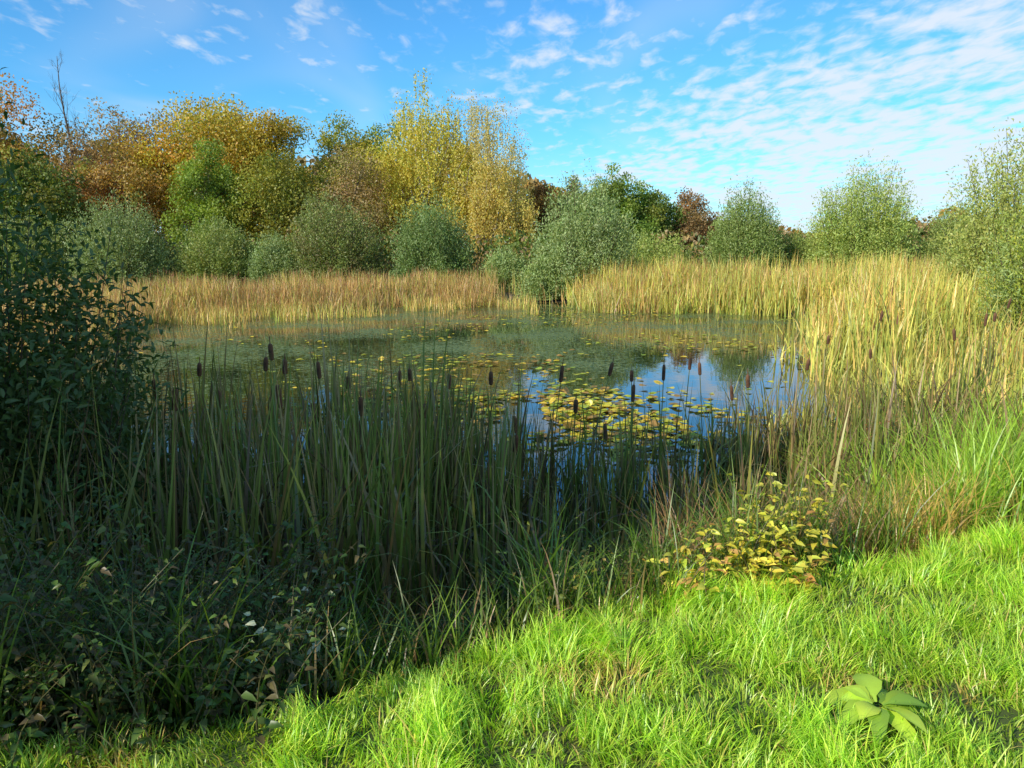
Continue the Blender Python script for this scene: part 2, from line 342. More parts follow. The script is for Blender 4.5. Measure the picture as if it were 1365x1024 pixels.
for hx,hy,hh_,hr in [(-7.0,0.8,7.2,2.6),(-10.0,4.3,6.4,3.0)]:
    T("hedgerow_tree","dense leafy hedgerow tree on the near bank",hx,hy,hh_,hr,GREEN,17000,.28,cb=.0,ncl=90,cr=.36,group="hedgerow trees on the near bank",fine=False)
# ------------------------------------------------------------ ground / water
def axis(lo,hi,c0,c1,fine,ncoarse):
    a=np.arange(c0,c1,fine); l=c0-np.geomspace(fine,c0-lo,ncoarse)[::-1]; r=c1+np.geomspace(fine,hi-c1,ncoarse)
    return np.concatenate([l,a,r])
gx=axis(-900,900,-8,9,.12,60); gy=axis(-300,1500,0,12,.12,70)
X,Y=np.meshgrid(gx,gy,indexing='ij'); Z=H(X,Y)
V=np.stack([X,Y,Z],2).reshape(-1,3); nx,ny=X.shape
i,j=np.meshgrid(np.arange(nx-1),np.arange(ny-1),indexing='ij'); a=(i*ny+j).ravel()
F=np.stack([a,a+ny,a+ny+1,a+1],1)
m,nt=new_mat("ground_soil"); N=nt.nodes; L=nt.links
out=N.new("ShaderNodeOutputMaterial"); b=N.new("ShaderNodeBsdfPrincipled"); b.inputs["Roughness"].default_value=.95
tc=N.new("ShaderNodeTexCoord"); n1=N.new("ShaderNodeTexNoise"); n1.inputs["Scale"].default_value=1.3; n1.inputs["Detail"].default_value=8
n2=N.new("ShaderNodeTexNoise"); n2.inputs["Scale"].default_value=25; n2.inputs["Detail"].default_value=4
L.new(tc.outputs["Object"],n1.inputs["Vector"]); L.new(tc.outputs["Object"],n2.inputs["Vector"])
cr=N.new("ShaderNodeValToRGB"); e=cr.color_ramp.elements; e[0].position=.35; e[0].color=(.1,.17,.025,1); e[1].position=.75; e[1].color=(.17,.15,.05,1)
L.new(n1.outputs[0],cr.inputs[0])
mx=N.new("ShaderNodeMixRGB"); mx.blend_type='MULTIPLY'; mx.inputs[0].default_value=.7; L.new(cr.outputs[0],mx.inputs[1]); L.new(n2.outputs[0],mx.inputs[2])
sxg=N.new("ShaderNodeSeparateXYZ"); L.new(tc.outputs["Object"],sxg.inputs[0])
mg_=N.new("ShaderNodeMapRange"); mg_.inputs[1].default_value=.15; mg_.inputs[2].default_value=.85; mg_.inputs[3].default_value=0; mg_.inputs[4].default_value=1; L.new(sxg.outputs[2],mg_.inputs[0])
mud=N.new("ShaderNodeMixRGB"); mud.inputs[1].default_value=(.025,.02,.012,1); L.new(mg_.outputs[0],mud.inputs[0]); L.new(mx.outputs[0],mud.inputs[2])
L.new(mud.outputs[0],b.inputs["Base Color"])
bp=N.new("ShaderNodeBump"); bp.inputs["Strength"].default_value=.6; L.new(n2.outputs[0],bp.inputs["Height"]); L.new(bp.outputs[0],b.inputs["Normal"]); L.new(b.outputs[0],out.inputs[0])
o=obj("ground",mesh_from("ground",V,F,None,m)); tag(o,"grassy earth bank and meadow around the pond","ground",kind="structure")
m,nt=new_mat("pond_water"); N=nt.nodes; L=nt.links
out=N.new("ShaderNodeOutputMaterial"); b=N.new("ShaderNodeBsdfPrincipled"); b.inputs["Base Color"].default_value=(.016,.025,.01,1); b.inputs["Roughness"].default_value=.015; b.inputs["IOR"].default_value=1.75
tc=N.new("ShaderNodeTexCoord"); n1=N.new("ShaderNodeTexNoise"); n1.inputs["Scale"].default_value=3.0; n1.inputs["Detail"].default_value=3
L.new(tc.outputs["Object"],n1.inputs["Vector"])
bp=N.new("ShaderNodeBump"); bp.inputs["Strength"].default_value=.04; bp.inputs["Distance"].default_value=.03; L.new(n1.outputs[0],bp.inputs["Height"]); L.new(bp.outputs[0],b.inputs["Normal"])
alg=N.new("ShaderNodeBsdfPrincipled"); alg.inputs["Roughness"].default_value=.6
n3=N.new("ShaderNodeTexNoise"); n3.inputs["Scale"].default_value=7; n3.inputs["Detail"].default_value=8; n3.inputs["Roughness"].default_value=.9; L.new(tc.outputs["Object"],n3.inputs["Vector"])
n4=N.new("ShaderNodeTexNoise"); n4.inputs["Scale"].default_value=.35; n4.inputs["Detail"].default_value=4; L.new(tc.outputs["Object"],n4.inputs["Vector"])
n5=N.new("ShaderNodeTexNoise"); n5.inputs["Scale"].default_value=12; n5.inputs["Detail"].default_value=4; L.new(tc.outputs["Object"],n5.inputs["Vector"])
ca=N.new("ShaderNodeValToRGB"); ca.color_ramp.elements[0].position=.4; ca.color_ramp.elements[0].color=(.06,.11,.02,1); ca.color_ramp.elements[1].position=.65; ca.color_ramp.elements[1].color=(.24,.27,.06,1)
L.new(n5.outputs[0],ca.inputs[0]); L.new(ca.outputs[0],alg.inputs["Base Color"])
sx=N.new("ShaderNodeSeparateXYZ"); L.new(tc.outputs["Object"],sx.inputs[0])
my=N.new("ShaderNodeMapRange"); my.inputs[1].default_value=9; my.inputs[2].default_value=15; my.inputs[3].default_value=-.08; my.inputs[4].default_value=.06
mxx=N.new("ShaderNodeMath"); mxx.operation='MULTIPLY_ADD'; L.new(sx.outputs[0],mxx.inputs[0]); mxx.inputs[1].default_value=-1.1; L.new(sx.outputs[1],mxx.inputs[2]); L.new(mxx.outputs[0],my.inputs[0])
a1=N.new("ShaderNodeMath"); a1.operation='ADD'; L.new(n3.outputs[0],a1.inputs[0]); L.new(my.outputs[0],a1.inputs[1])
a2=N.new("ShaderNodeMath"); a2.operation='MULTIPLY_ADD'; L.new(n4.outputs[0],a2.inputs[0]); a2.inputs[1].default_value=.35; L.new(a1.outputs[0],a2.inputs[2])
mr=N.new("ShaderNodeMapRange"); mr.inputs[1].default_value=.74; mr.inputs[2].default_value=.77; L.new(a2.outputs[0],mr.inputs[0])
ms=N.new("ShaderNodeMixShader"); L.new(mr.outputs[0],ms.inputs[0]); L.new(b.outputs[0],ms.inputs[1]); L.new(alg.outputs[0],ms.inputs[2]); L.new(ms.outputs[0],out.inputs[0])
V=np.array([(-17,-1,0),(14,-1,0),(14,39,0),(-17,39,0)],float); 
o=obj("water",mesh_from("water",V,[[0,1,2,3]],None,m)); tag(o,"still dark pond water reflecting trees and sky","water",kind="structure")
# ------------------------------------------------------------ reeds
TAN=arr([(.36,.25,.12),(.39,.3,.15),(.29,.19,.09),(.3,.19,.1)]); RG=arr([(.25,.28,.06),(.3,.32,.075),(.17,.25,.05)])
GTAN=arr([(.4,.3,.12),(.44,.34,.15),(.33,.24,.09),(.36,.24,.1)])
def reed_field(x,y,h,green,wd,k=3,dark=1.0,zmin=-.3,kink=0.0,tan_=None,heads=0,gbase=.1,dbase=1.0):
    n=len(x); z=np.maximum(H(x,y),zmin)
    tan=(TAN if tan_ is None else tan_)[rng.integers(0,4,n)]; gr=RG[rng.integers(0,3,n)]
    isg=(rng.random(n)<green)[:,None]
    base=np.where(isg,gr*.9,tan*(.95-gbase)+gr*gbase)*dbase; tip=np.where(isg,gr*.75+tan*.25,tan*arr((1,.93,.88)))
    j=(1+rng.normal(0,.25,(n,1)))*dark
    bend=np.where(rng.random(n)<kink,rng.uniform(1.2,2.8,n),rng.uniform(.05,.95,n)**2)
    out=blades(np.stack([x,y,z],1),h,wd,rng.uniform(0,6.28,n),np.abs(rng.normal(0,.12,n)),bend,base*j,tip*j,k,1.6 if kink else 1.3)
    if heads:
        q=rng.random(n)<heads; m=q.sum(); c=np.tile(arr((.14,.065,.035)),(m,1))*rng.uniform(.7,1.5,(m,1))
        zz=z[q]+h[q]*rng.uniform(.8,1.05,m)-.1
        hb=blades(np.stack([x[q],y[q],zz],1),np.full(m,.2),np.full(m,.035),rng.uniform(0,6.28,m),np.zeros(m),np.zeros(m),c,c,2)
        return join([out,hb])
    return out
parts=[]
n=130000; x=rng.uniform(-34,13,n); y=rng.uniform(18,42,n); sd=pond_sd(x,y)
ok=(sd>-.6-2.6*vnoise(x,y,.45)**1.5)&(sd<5.5)&~((x>-.8)&(x<2.8)&(y>30)&(rng.random(n)<.93))&(y>24)&~((x>3)&(y<30))
x,y=x[ok],y[ok]; n=len(x)
left=x<0
hh=np.where(left,1.22,1.62)*rng.uniform(.6,1.14,n)*(.68+.55*vnoise(x,y,.7))
parts.append(reed_field(x,y,hh,np.where(left,.18+.35*vnoise(x,y,.4,3),.6),rng.uniform(.016,.036,n),heads=.07,dark=(np.where(left,.72,.85)+.4*vnoise(x,y,1.0,9))[:,None]))
n=16000; x=rng.uniform(-13,1,n); y=rng.uniform(20,34,n); sd=pond_sd(x,y); ok=(sd<-.8)&(sd>-4.5)&(vnoise(x,y,.8,13)>.45)&(y>24); x,y=x[ok],y[ok]; n=len(x)
parts.append(reed_field(x,y,rng.uniform(.3,.7,n),np.full(n,.45),rng.uniform(.014,.028,n),3,zmin=-.05,tan_=GTAN))  # low stems added in the water to imitate the reed belt's tan reflection
n=70000; x=rng.uniform(-26,-6,n); y=rng.uniform(5,27,n); sd=pond_sd(x,y); ok=(sd>-.8-1.2*vnoise(x,y,.5))&(sd<4)&(x>-y*.8-3)&(rng.random(n)<.7); x,y=x[ok],y[ok]; n=len(x)
parts.append(reed_field(x,y,1.4*rng.uniform(.6,1.1,n)*(.75+.4*vnoise(x,y,.7)),np.full(n,.3),rng.uniform(.014,.03,n),dark=.9,heads=.02))
n=170000; x=rng.uniform(2.5,30,n); y=rng.uniform(8,38,n)
sd=pond_sd(x,y); s=bank_s(x,y)
keep=np.where(y<18,.6,.5)
ok=(sd>-.1-1.4*vnoise(x,y,.8)**1.5)&(s>2.4)&(x<y*.85+3)&(rng.random(n)<keep*(.25+1.0*vnoise(x,y,1.0,5)))&(sd<13)
x,y=x[ok],y[ok]; n=len(x); print("right reeds",n); sd=pond_sd(x,y)
hh=1.85*rng.uniform(.4,1.08,n)*(.66+.58*vnoise(x,y,.7))*(.58+.42*sstep(9,18,y))*(.7+.3*sstep(-.8,1.6,sd))
parts.append(reed_field(x,y,hh,.42+.5*vnoise(x,y,.35,4)+.15*sstep(14,9,y),rng.uniform(.026,.06,n)*np.where(y<16,.8,1),5,kink=.14,heads=.01,dark=(.85+.45*vnoise(x,y,1.3,7))[:,None],gbase=.35,tan_=GTAN))
NTAN=arr([(.3,.22,.12),(.21,.15,.08),(.34,.26,.15),(.12,.085,.05)])
def dens(x): return np.where(x<-.7,1,np.where(x<.1,.7,np.where(x<2.1,.26,.75)))
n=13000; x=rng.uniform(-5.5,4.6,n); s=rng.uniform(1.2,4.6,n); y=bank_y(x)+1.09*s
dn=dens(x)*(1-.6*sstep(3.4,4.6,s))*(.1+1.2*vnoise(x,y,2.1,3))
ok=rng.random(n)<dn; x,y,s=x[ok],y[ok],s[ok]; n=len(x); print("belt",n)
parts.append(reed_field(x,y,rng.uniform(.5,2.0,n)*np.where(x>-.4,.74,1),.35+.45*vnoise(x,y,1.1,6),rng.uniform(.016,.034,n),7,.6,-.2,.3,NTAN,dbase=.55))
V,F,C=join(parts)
o=obj("reed_bed",mesh_from("reed_bed",V,F,C,M_reed)); tag(o,"dense belt of tan and green reeds around the pond, low stems imitating its reflection","reeds",kind="stuff")
NG=arr([(.14,.22,.045),(.2,.27,.06),(.08,.13,.03)]); ND=arr([(.34,.25,.14),(.24,.17,.09),(.38,.29,.17),(.13,.09,.055)])
def cattail_mesh(h,nb,dry):
    n=nb; g=(rng.random(n)>dry)[:,None]
    b=np.where(g,NG[rng.integers(0,3,n)],ND[rng.integers(0,4,n)]); t=np.where(g,b*.8+arr((.2,.15,.06))*.3,b*1.05)
    base=np.stack([rng.normal(0,.08,n),rng.normal(0,.08,n),np.full(n,-.15)],1)
    kink=rng.random(n)<.12
    bend=np.where(kink,rng.uniform(1.2,2.8,n),rng.uniform(.0,.3,n)); 
    a=blades(base,h*rng.uniform(.62,1.02,n),rng.uniform(.024,.046,n),rng.uniform(0,6.28,n),np.abs(rng.normal(0,.065,n)),bend,b*.5,t,9,2.8)
    m=6; b=ND[rng.integers(0,4,m)]*rng.uniform(.6,1.05,(m,1)); base=np.stack([rng.normal(0,.08,m),rng.normal(0,.08,m),np.full(m,-.15)],1)
    c=snapped(base,h*rng.uniform(.6,1,m),rng.uniform(.018,.034,m),rng.uniform(0,6.28,m),b*.6,b,rng.uniform(.4,.75,m),rng.uniform(1.6,2.7,m))
    V,F,C=join([a,c])
    return mesh_from("cattail_leaves",V,F,C,M_creed)
cm=[cattail_mesh(rng.uniform(2.05,2.45),int(rng.integers(12,19)),rng.uniform(.25,.55)) for _ in range(28)]
prof=[(.002,-.0),(.011,.006),(.0145,.02),(.0155,.09),(.0145,.15),(.011,.172),(.003,.18),(.0025,.24),(.0008,.26)]
V,F,C=tube(np.array([(0,0,z) for r,z in prof]),np.array([r for r,z in prof]),9); hm=mesh_from("seed_head",V,F,C,M_head)
def cattail(x,y,me,head_z=None,rot=0,sc=1,lean=(0,0)):
    z0=max(float(H(x,y)),-.25)
    root=obj("cattail_plant",None,loc=(x,y,z0)); 
    tag(root,"cattail plant with brown seed head standing in pond" if head_z else "cattail plant with green and withered strap leaves","cattail","cattails along the near shore")
    obj("leaf_blades",me,root,rotz=rot,scale=sc)
    if head_z:
        hz=head_z-z0-.18
        P=np.array([(lean[0]*t*t,lean[1]*t*t,hz*t) for t in np.linspace(0,1,6)])
        V,F,C=tube(P,np.linspace(.0065,.0045,6),5,(.24,.24,.1))
        st=obj("flower_stalk",mesh_from("flower_stalk",V,F,C,M_creed),root)
        hd=obj("seed_head",hm,st,loc=(lean[0],lean[1],hz)); hd.rotation_euler=(-lean[1]*1.2,lean[0]*1.2,0); hd.scale=(rng.uniform(1.1,1.4),)*2+(rng.uniform(.6,.95),)
heads=[(-1.84,6,1.8),(-1.5,5.1,1.64),(-1.78,5.9,1.72),(-1.45,6,1.66),(-1.36,6.1,1.56),(-1.64,5,1.56),(-.6,6.5,1.48),(-.19,7,1.44),(.39,7.5,1.38),(.76,7.5,1.44),(1.48,7.5,1.40),(1.81,8,1.42),(1.92,7.5,1.44),(1.09,7,1.26),(-2.3,5,1.6),(-2.04,5.5,1.52),(-2.5,5.4,1.6),(-1.1,5.6,1.46),(.1,6.4,1.15),(2.3,7.6,1.15),(-2.75,5.1,1.5),(-.9,6.9,1.5),(-1.25,5.3,1.5),(-.75,5.9,1.36),(-2.1,6.3,1.66),(-.4,6.2,1.3),(.55,6.9,1.22),(1.25,7.9,1.3),(-.05,6.0,1.1),(-3.0,5.6,1.55),(2.6,8.2,1.2),(.9,6.6,1.0),(-1.0,6.3,1.55),(-2.6,6.2,1.65),(3.9,9.6,1.5),(4.9,10.5,1.7),(5.9,9.7,1.7),(6.3,10.1,1.72),(5.3,9.0,1.6),(7.2,11.5,1.8),(4.3,9.0,1.4),(3.3,8.8,1.3)]
cnt=0
for (x,y,z) in heads:
    cattail(x,y,cm[rng.integers(28)],z,rng.uniform(0,6.28),.92 if x<-.5 else .68,(rng.normal(0,.06),rng.normal(0,.06))); cnt+=1
tries=0
while cnt<285 and tries<9000:
    tries+=1
    x=rng.uniform(-4.3,3.8); s=rng.uniform(1.4,4.2); y=bank_y(x)+1.09*s
    if y>8.8 or y<2.6: continue
    d=float(dens(np.array(x)))
    if s>3.6: d*=.6
    d*= .25+1.15*float(vnoise(x,y,2.1,3))
    if rng.random()>d: continue
    sc=rng.uniform(.86,1.06)*(1.0 if x<-.6 else (.86 if x<.1 else .64))*(1 if s>1.8 else .82)
    cattail(x,y,cm[rng.integers(28)],None,rng.uniform(0,6.28),sc); cnt+=1
print("cattails",cnt)
# ------------------------------------------------------------ lily pads
def pad_mesh(r,cup):
    a=np.linspace(.18,2*np.pi-.18,17); rr=r*(1+.05*np.sin(a*5+rng.uniform(0,6)))
    ring=np.stack([rr*np.cos(a),rr*np.sin(a)*.85,cup*r*(.5+.5*np.sin(a*2+rng.uniform(0,6)))],1)
    mid=ring*.5; mid[:,2]*=.2
    V=np.concatenate([[(0,0,0)]*1,mid,ring]); F=[]
    k=len(a)
    for i in range(k-1):
        F.append([1+i,1+k+i,2+k+i,2+i])
    for i in range(0,k-1,2): F.append([0,1+i,2+i,3+i])
    return V,np.array(F)
padpal=arr([(.42,.36,.05),(.3,.31,.05),(.17,.23,.04),(.46,.34,.06),(.26,.16,.06),(.24,.29,.05),(.37,.36,.05),(.19,.13,.05)])
pm=[]
for i in range(24):
    V,F=pad_mesh(rng.uniform(.05,.1),rng.choice([.05,.12,.4])); c=padpal[rng.integers(8)]
    C=np.tile(c,(len(V),1))*(1+rng.normal(0,.15,(len(V),1))); C[0]*=.7
    pm.append(mesh_from("lily_pad",V,F,C,M_pad))
k=0
cl=[(.9,11.6,1.3,1.3,130),(2.1,10.6,1.0,1.0,55),(-1.2,12.8,1.7,1.2,60),(-.6,16.8,2.8,1.0,30),(1.0,9.4,1.0,.6,20)]
extra=[]
for cx,cy,ax_,ay,nn in cl:
    for q in range(int(nn*6)):
        x=cx+rng.normal(0,ax_*.8); y=cy+rng.normal(0,ay*.8)
        if pond_sd(np.array([x]),np.array([y]))[0]>-.6: continue
        if vnoise(x,y,1.6,12)<.36: continue
        if k>=295 or q>nn*1.25: extra.append((x,y)); continue
        o=obj("lily_pad",pm[rng.integers(24)],loc=(x,y,.006+rng.random()*.03),scale=rng.uniform(.7,1.2))
        t=rng.random()<.2
        o.rotation_euler=(rng.normal(0,.04 if not t else .4),rng.normal(0,.04 if not t else .4),rng.uniform(0,6.28))
        if t: o.location.z=.04+rng.random()*.08
        tag(o,"yellowing green water lily leaf floating on pond","lily pad","water lily leaves on the pond"); k+=1
print("pads",k,len(extra))
P=[];n=1400
x=rng.uniform(-9,10,n); y=rng.uniform(14,33,n); ok=(pond_sd(x,y)<-.4)&(vnoise(x,y,.4,6)>.55); x,y=x[ok],y[ok]
x=np.concatenate([x,[e[0] for e in extra]]); y=np.concatenate([y,[e[1] for e in extra]])
for xx,yy in zip(x,y):
    V,F=pad_mesh(rng.uniform(.04,.095),.25); c=padpal[rng.integers(8)]; P.append((V+np.array([xx,yy,.008+rng.random()*.05]),F,np.tile(c,(len(V),1))))
V,F,C=join(P); o=obj("floating_leaves",mesh_from("floating_leaves",V,F,C,M_pad)); tag(o,"scattered lily leaves floating on far water","lily leaves",kind="stuff")
# ------------------------------------------------------------ grass
def in_view(x,y): return np.abs(x)<.74*y+.5
LIME=arr([(.2,.36,.035),(.25,.4,.045),(.14,.28,.03),(.31,.4,.075)]); STRAW=arr([(.42,.35,.15),(.36,.29,.12)])
DX,DY=1.17,2.26
def grass(n,xr,yr,cond,hs=1,ws=1):
    x=rng.uniform(*xr,n); y=rng.uniform(*yr,n); ok=cond(x,y); x,y=x[ok],y[ok]; n=len(x)
    cl=vnoise(x,y,5.0,1); big=vnoise(x,y,1.4,2); str_=vnoise(x,y,2.6,7); cl2=vnoise(x,y,12,4)
    str_=np.maximum(str_,1.05-np.hypot((x-.3)/.28,(y-2.55)/.2)*.25)
    keep=rng.random(n)<(.5+.8*cl)*(1-.4*sstep(.84,.97,str_)); x,y,cl,big,str_,cl2=x[keep],y[keep],cl[keep],big[keep],str_[keep],cl2[keep]; n=len(x)
    h=(.03+.12*cl**2.3+.04*big+.035*cl2)*rng.uniform(.5,1.4,n)*hs
    az=(vnoise(x,y,4.5,9)*16+rng.normal(0,.8,n))
    c=LIME[rng.integers(0,4,n)]*(.75+.35*big+.35*cl)[:,None]*(1+rng.normal(0,.16,(n,1)))
    st=(rng.random(n)<.035+.5*sstep(.8,.95,str_))[:,None]
    c=np.where(st,STRAW[rng.integers(0,2,n)],c)
    z=H(x,y)
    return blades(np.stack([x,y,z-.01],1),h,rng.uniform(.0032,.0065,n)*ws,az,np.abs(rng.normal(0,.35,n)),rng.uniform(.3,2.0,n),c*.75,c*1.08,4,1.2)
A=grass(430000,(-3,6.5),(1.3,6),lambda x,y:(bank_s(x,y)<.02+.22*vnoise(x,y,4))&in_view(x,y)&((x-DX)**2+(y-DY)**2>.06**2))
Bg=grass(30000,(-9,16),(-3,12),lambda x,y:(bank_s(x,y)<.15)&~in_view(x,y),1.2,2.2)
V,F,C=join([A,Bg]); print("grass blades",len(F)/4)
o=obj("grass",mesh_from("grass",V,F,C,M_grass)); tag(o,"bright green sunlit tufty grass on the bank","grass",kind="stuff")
n=38000; x=rng.uniform(-5,9,n); s=rng.uniform(.05,3.0,n); y=bank_y(x)+1.09*s
keep=rng.random(n)<(.3+.8*vnoise(x,y,1.6,4))*(1-.5*sstep(1.3,1.9,s)); x,y,s=x[keep],y[keep],s[keep]; n=len(x)
dry=vnoise(x,y,1.2,11); 
c=np.where((rng.random(n)<.15+.6*sstep(.5,.7,dry)*(x>0.6)+.15*(x<-.6))[:,None],arr((.24,.17,.1))*rng.uniform(.6,1.4,(n,1)),arr((.1,.17,.03))*rng.uniform(.6,1.4,(n,1)))
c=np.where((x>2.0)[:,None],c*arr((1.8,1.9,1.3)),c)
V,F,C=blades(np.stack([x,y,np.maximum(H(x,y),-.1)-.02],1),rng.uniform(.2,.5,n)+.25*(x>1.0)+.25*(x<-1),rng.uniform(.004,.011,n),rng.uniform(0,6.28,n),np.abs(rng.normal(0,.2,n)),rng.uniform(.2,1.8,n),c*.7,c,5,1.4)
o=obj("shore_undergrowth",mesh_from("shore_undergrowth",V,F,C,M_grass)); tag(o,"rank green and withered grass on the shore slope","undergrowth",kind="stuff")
def tuft_mesh(h,n,c0,wd):
    c=arr(c0)*rng.uniform(.7,1.35,(n,1)); return mesh_from("sedge",*blades(np.stack([rng.normal(0,.05,n),rng.normal(0,.05,n),np.full(n,-.03)],1),h*rng.uniform(.5,1.1,n),np.full(n,wd)*rng.uniform(.7,1.2,n),rng.uniform(0,6.28,n),np.abs(rng.normal(.1,.15,n)),rng.uniform(.3,1.7,n),c*.75,c,7,1.6),M_grass)
tg=[tuft_mesh(rng.uniform(.5,.85),45,(.09,.17,.03),.014) for _ in range(6)]
ty=[tuft_mesh(rng.uniform(.85,1.25),130,(.22,.36,.05),.015) for _ in range(5)]
tb=[tuft_mesh(rng.uniform(.5,.8),80,(.24,.15,.09),.005) for _ in range(5)]
def put(name,meshes,n,xr,sr,label,cat,group,sc=(.8,1.15)):
    for _ in range(n):
        x=rng.uniform(*xr); s=rng.uniform(*sr); y=bank_y(x)+1.09*s
        o=obj(name,meshes[rng.integers(len(meshes))],loc=(x,y,max(float(H(x,y)),-.1)),rotz=rng.uniform(0,6.28),scale=rng.uniform(*sc)); tag(o,label,cat,group)
put("sedge_tuft",tg,90,(-1.2,2.2),(.35,2.5),"arching green sedge tuft on the shaded shore","sedge","sedge tufts on the shore",(.6,1.0))
put("sedge_tuft",tg,36,(.6,3.2),(2.2,3.2),"arching green sedge tuft at the water edge","sedge","sedge tufts on the shore",(.5,.8))
put("sedge_tuft",tg,40,(-3.5,-.8),(.2,1.6),"arching green sedge tuft on the shaded shore","sedge","sedge tufts on the shore",(.7,1.1))
put("rush_tuft",ty,130,(2.6,7.0),(.4,2.6),"sunlit yellow green rush tuft on the bank","rush","rush tufts on the bank",(.65,1.0))
put("withered_grass_tuft",tb,60,(.7,2.8),(.5,2.3),"withered reddish brown grass tuft on shore","dry grass","withered grass tufts",(.6,1.1))
put("withered_grass_tuft",tb,22,(-3.2,-.5),(.3,1.8),"withered grass tuft among shaded weeds","dry grass","withered grass tufts",(.8,1.2))
put("withered_grass_tuft",tb,14,(3,7.5),(1.8,3.2),"withered reddish brown grass tuft on shore","dry grass","withered grass tufts",(.9,1.3))
def herb_mesh(h,ns,per,L,W,pal,droop=.5,spread=.12,mat=None,lo=.12,lean=.3):
    parts=[]; 
    for i in range(ns):
        a=rng.uniform(0,6.28); b=np.array([rng.normal(0,spread),rng.normal(0,spread),-.03]); hh=h*rng.uniform(.55,1.05)
        e=b+np.array([math.cos(a)*lean*hh,math.sin(a)*lean*hh,hh]); m=b+np.array([rng.normal(0,.05),rng.normal(0,.05),hh*.6]); 
        parts.append(tube(bez(b,m,e,6),.004*np.linspace(1,.4,6),4,(.1,.09,.05)))
        t=np.linspace(lo,1,per)[:,None]; c=b*(1-t)**2+2*m*t*(1-t)+e*t*t+rng.normal(0,.02,(per,3))
        aa=np.arange(per)*2.4+rng.normal(0,.4,per); ax=np.stack([np.cos(aa),np.sin(aa),rng.uniform(-.1,.7,per)],1)
        sz=L*(1.15-.6*t[:,0])*rng.uniform(.7,1.2,per)
        parts.append(leafs(c,ax,sz,sz*W,pick(pal,per,.15),droop))
    V,F,C=join(parts); return mesh_from("herb",V,F,C,mat or M_near)
NET=[(.06,.1,.025),(.08,.13,.03),(.11,.13,.04),(.1,.08,.04)]  # nettle tones darkened to deepen the shadow on the near bank
nm=[herb_mesh(rng.uniform(.55,1.05),13,32,.06,.48,NET,.5,.18,lean=.45) for _ in range(9)]
put("nettle_plant",nm,165,(-4.4,-1.0),(.1,1.8),"green nettle plant on the shaded bank","nettle","nettles on the bank",(.65,1.1))
put("nettle_plant",nm,26,(-.9,.8),(.4,1.4),"green nettle plant on the shaded bank","nettle","nettles on the bank",(.35,.55))
BRA=[(.14,.18,.03),(.22,.17,.04),(.1,.14,.03)]
bmh=[herb_mesh(rng.uniform(.4,.7),14,22,.05,.6,BRA,.4,.2,M_pale,lean=.5) for _ in range(4)]
put("bramble_plant",bmh,34,(3.2,8.5),(1.8,4.4),"bramble with green and reddish leaves by reeds","bramble","brambles beside the reeds",(1.0,1.7))
put("bramble_plant",bmh,12,(.2,1.8),(.15,.7),"low bramble with yellow green leaves on bank","bramble","brambles beside the reeds",(.4,.7))
def single(name,me,x,y,label,cat,sc=1,group=None,dz=0):
    o=obj(name,me,loc=(x,y,float(H(x,y))+dz),scale=sc); tag(o,label,cat,group); return o
PALE=[(.5,.52,.42),(.27,.31,.2),(.09,.14,.04),(.08,.12,.04),(.2,.16,.09)]
for (x,y,h) in [(-.95,2.7,.5),(-1.2,2.8,.6),(-.8,2.85,.5),(-1.0,3.05,.65),(-1.05,3.35,.8),(-1.35,3.25,.75),(-1.7,2.8,.65)]:
    single("oak_sapling",herb_mesh(h,8,14,.065,.6,PALE,.3,.1,M_pale,lean=.5),x,y,"tangled sapling with pale silvery undersides of leaves","sapling",1,"saplings on the bank")
YGP=[(.46,.42,.06),(.5,.44,.08),(.34,.37,.06)]
for (x,y,h) in [(1.2,3.55,.6),(1.4,3.65,.58),(1.05,3.4,.42),(.85,3.3,.34),(1.3,3.45,.4)]:
    single("elder_sapling",herb_mesh(h,8,22,.08,.45,YGP if h>.4 else YGP+[(.35,.2,.08)],.3,.08,M_pale),x,y,"small sapling with yellow green compound leaves","sapling",1,"saplings on the bank")
RD=[(.25,.1,.05),(.3,.15,.07)]
for (x,y) in [(3.3,6.6),(3.6,6.9),(3.1,6.3),(2.9,6.5)]:
    single("sorrel_plant",herb_mesh(1.05,5,50,.03,.6,RD,.1,.08,M_pale,.35,lean=.1),x,y,"rusty red seeding sorrel stalks beside reeds","sorrel",1,"sorrel by the reeds")
DK=[(.24,.37,.045),(.31,.42,.06),(.19,.32,.04)]
def dock(n,L0,L1,x,y,dz=.06):
    aa=np.arange(n)*2.4+rng.normal(0,.2,n); el=np.linspace(.1,.65,n)
    V,F,C=leafs(np.stack([np.cos(aa)*.015,np.sin(aa)*.015,np.zeros(n)],1),np.stack([np.cos(aa),np.sin(aa),el],1),rng.uniform(L0,L1,n),rng.uniform(.32,.42,n)*L1,pick(DK,n,.12),.45,.1,1.8,(0,.12,.25,.45,.65,.82,1),(.1,.18,.7,1,.9,.55,.04),.1)
    single("dock_plant",mesh_from("dock",V,F,C,M_pale),x,y,"broad leaved yellow green dock rosette in grass","dock plant",1,None,dz)
dock(15,.1,.2,DX,DY)
LF=[(.2,.12,.05),(.26,.18,.07),(.14,.09,.05)]
lfm=[]
for i in range(5):
    V,F,C=leafs(np.zeros((1,3)),np.array([[1,0,.15]]),np.array([.04]),np.array([.026]),pick(LF,1),.1,.25,1.5,(0,.12,.25,.45,.65,.82,1),(.1,.3,.9,.7,1,.6,.05),.15); lfm.append(mesh_from("fallen_leaf",V,F,C,M_near))
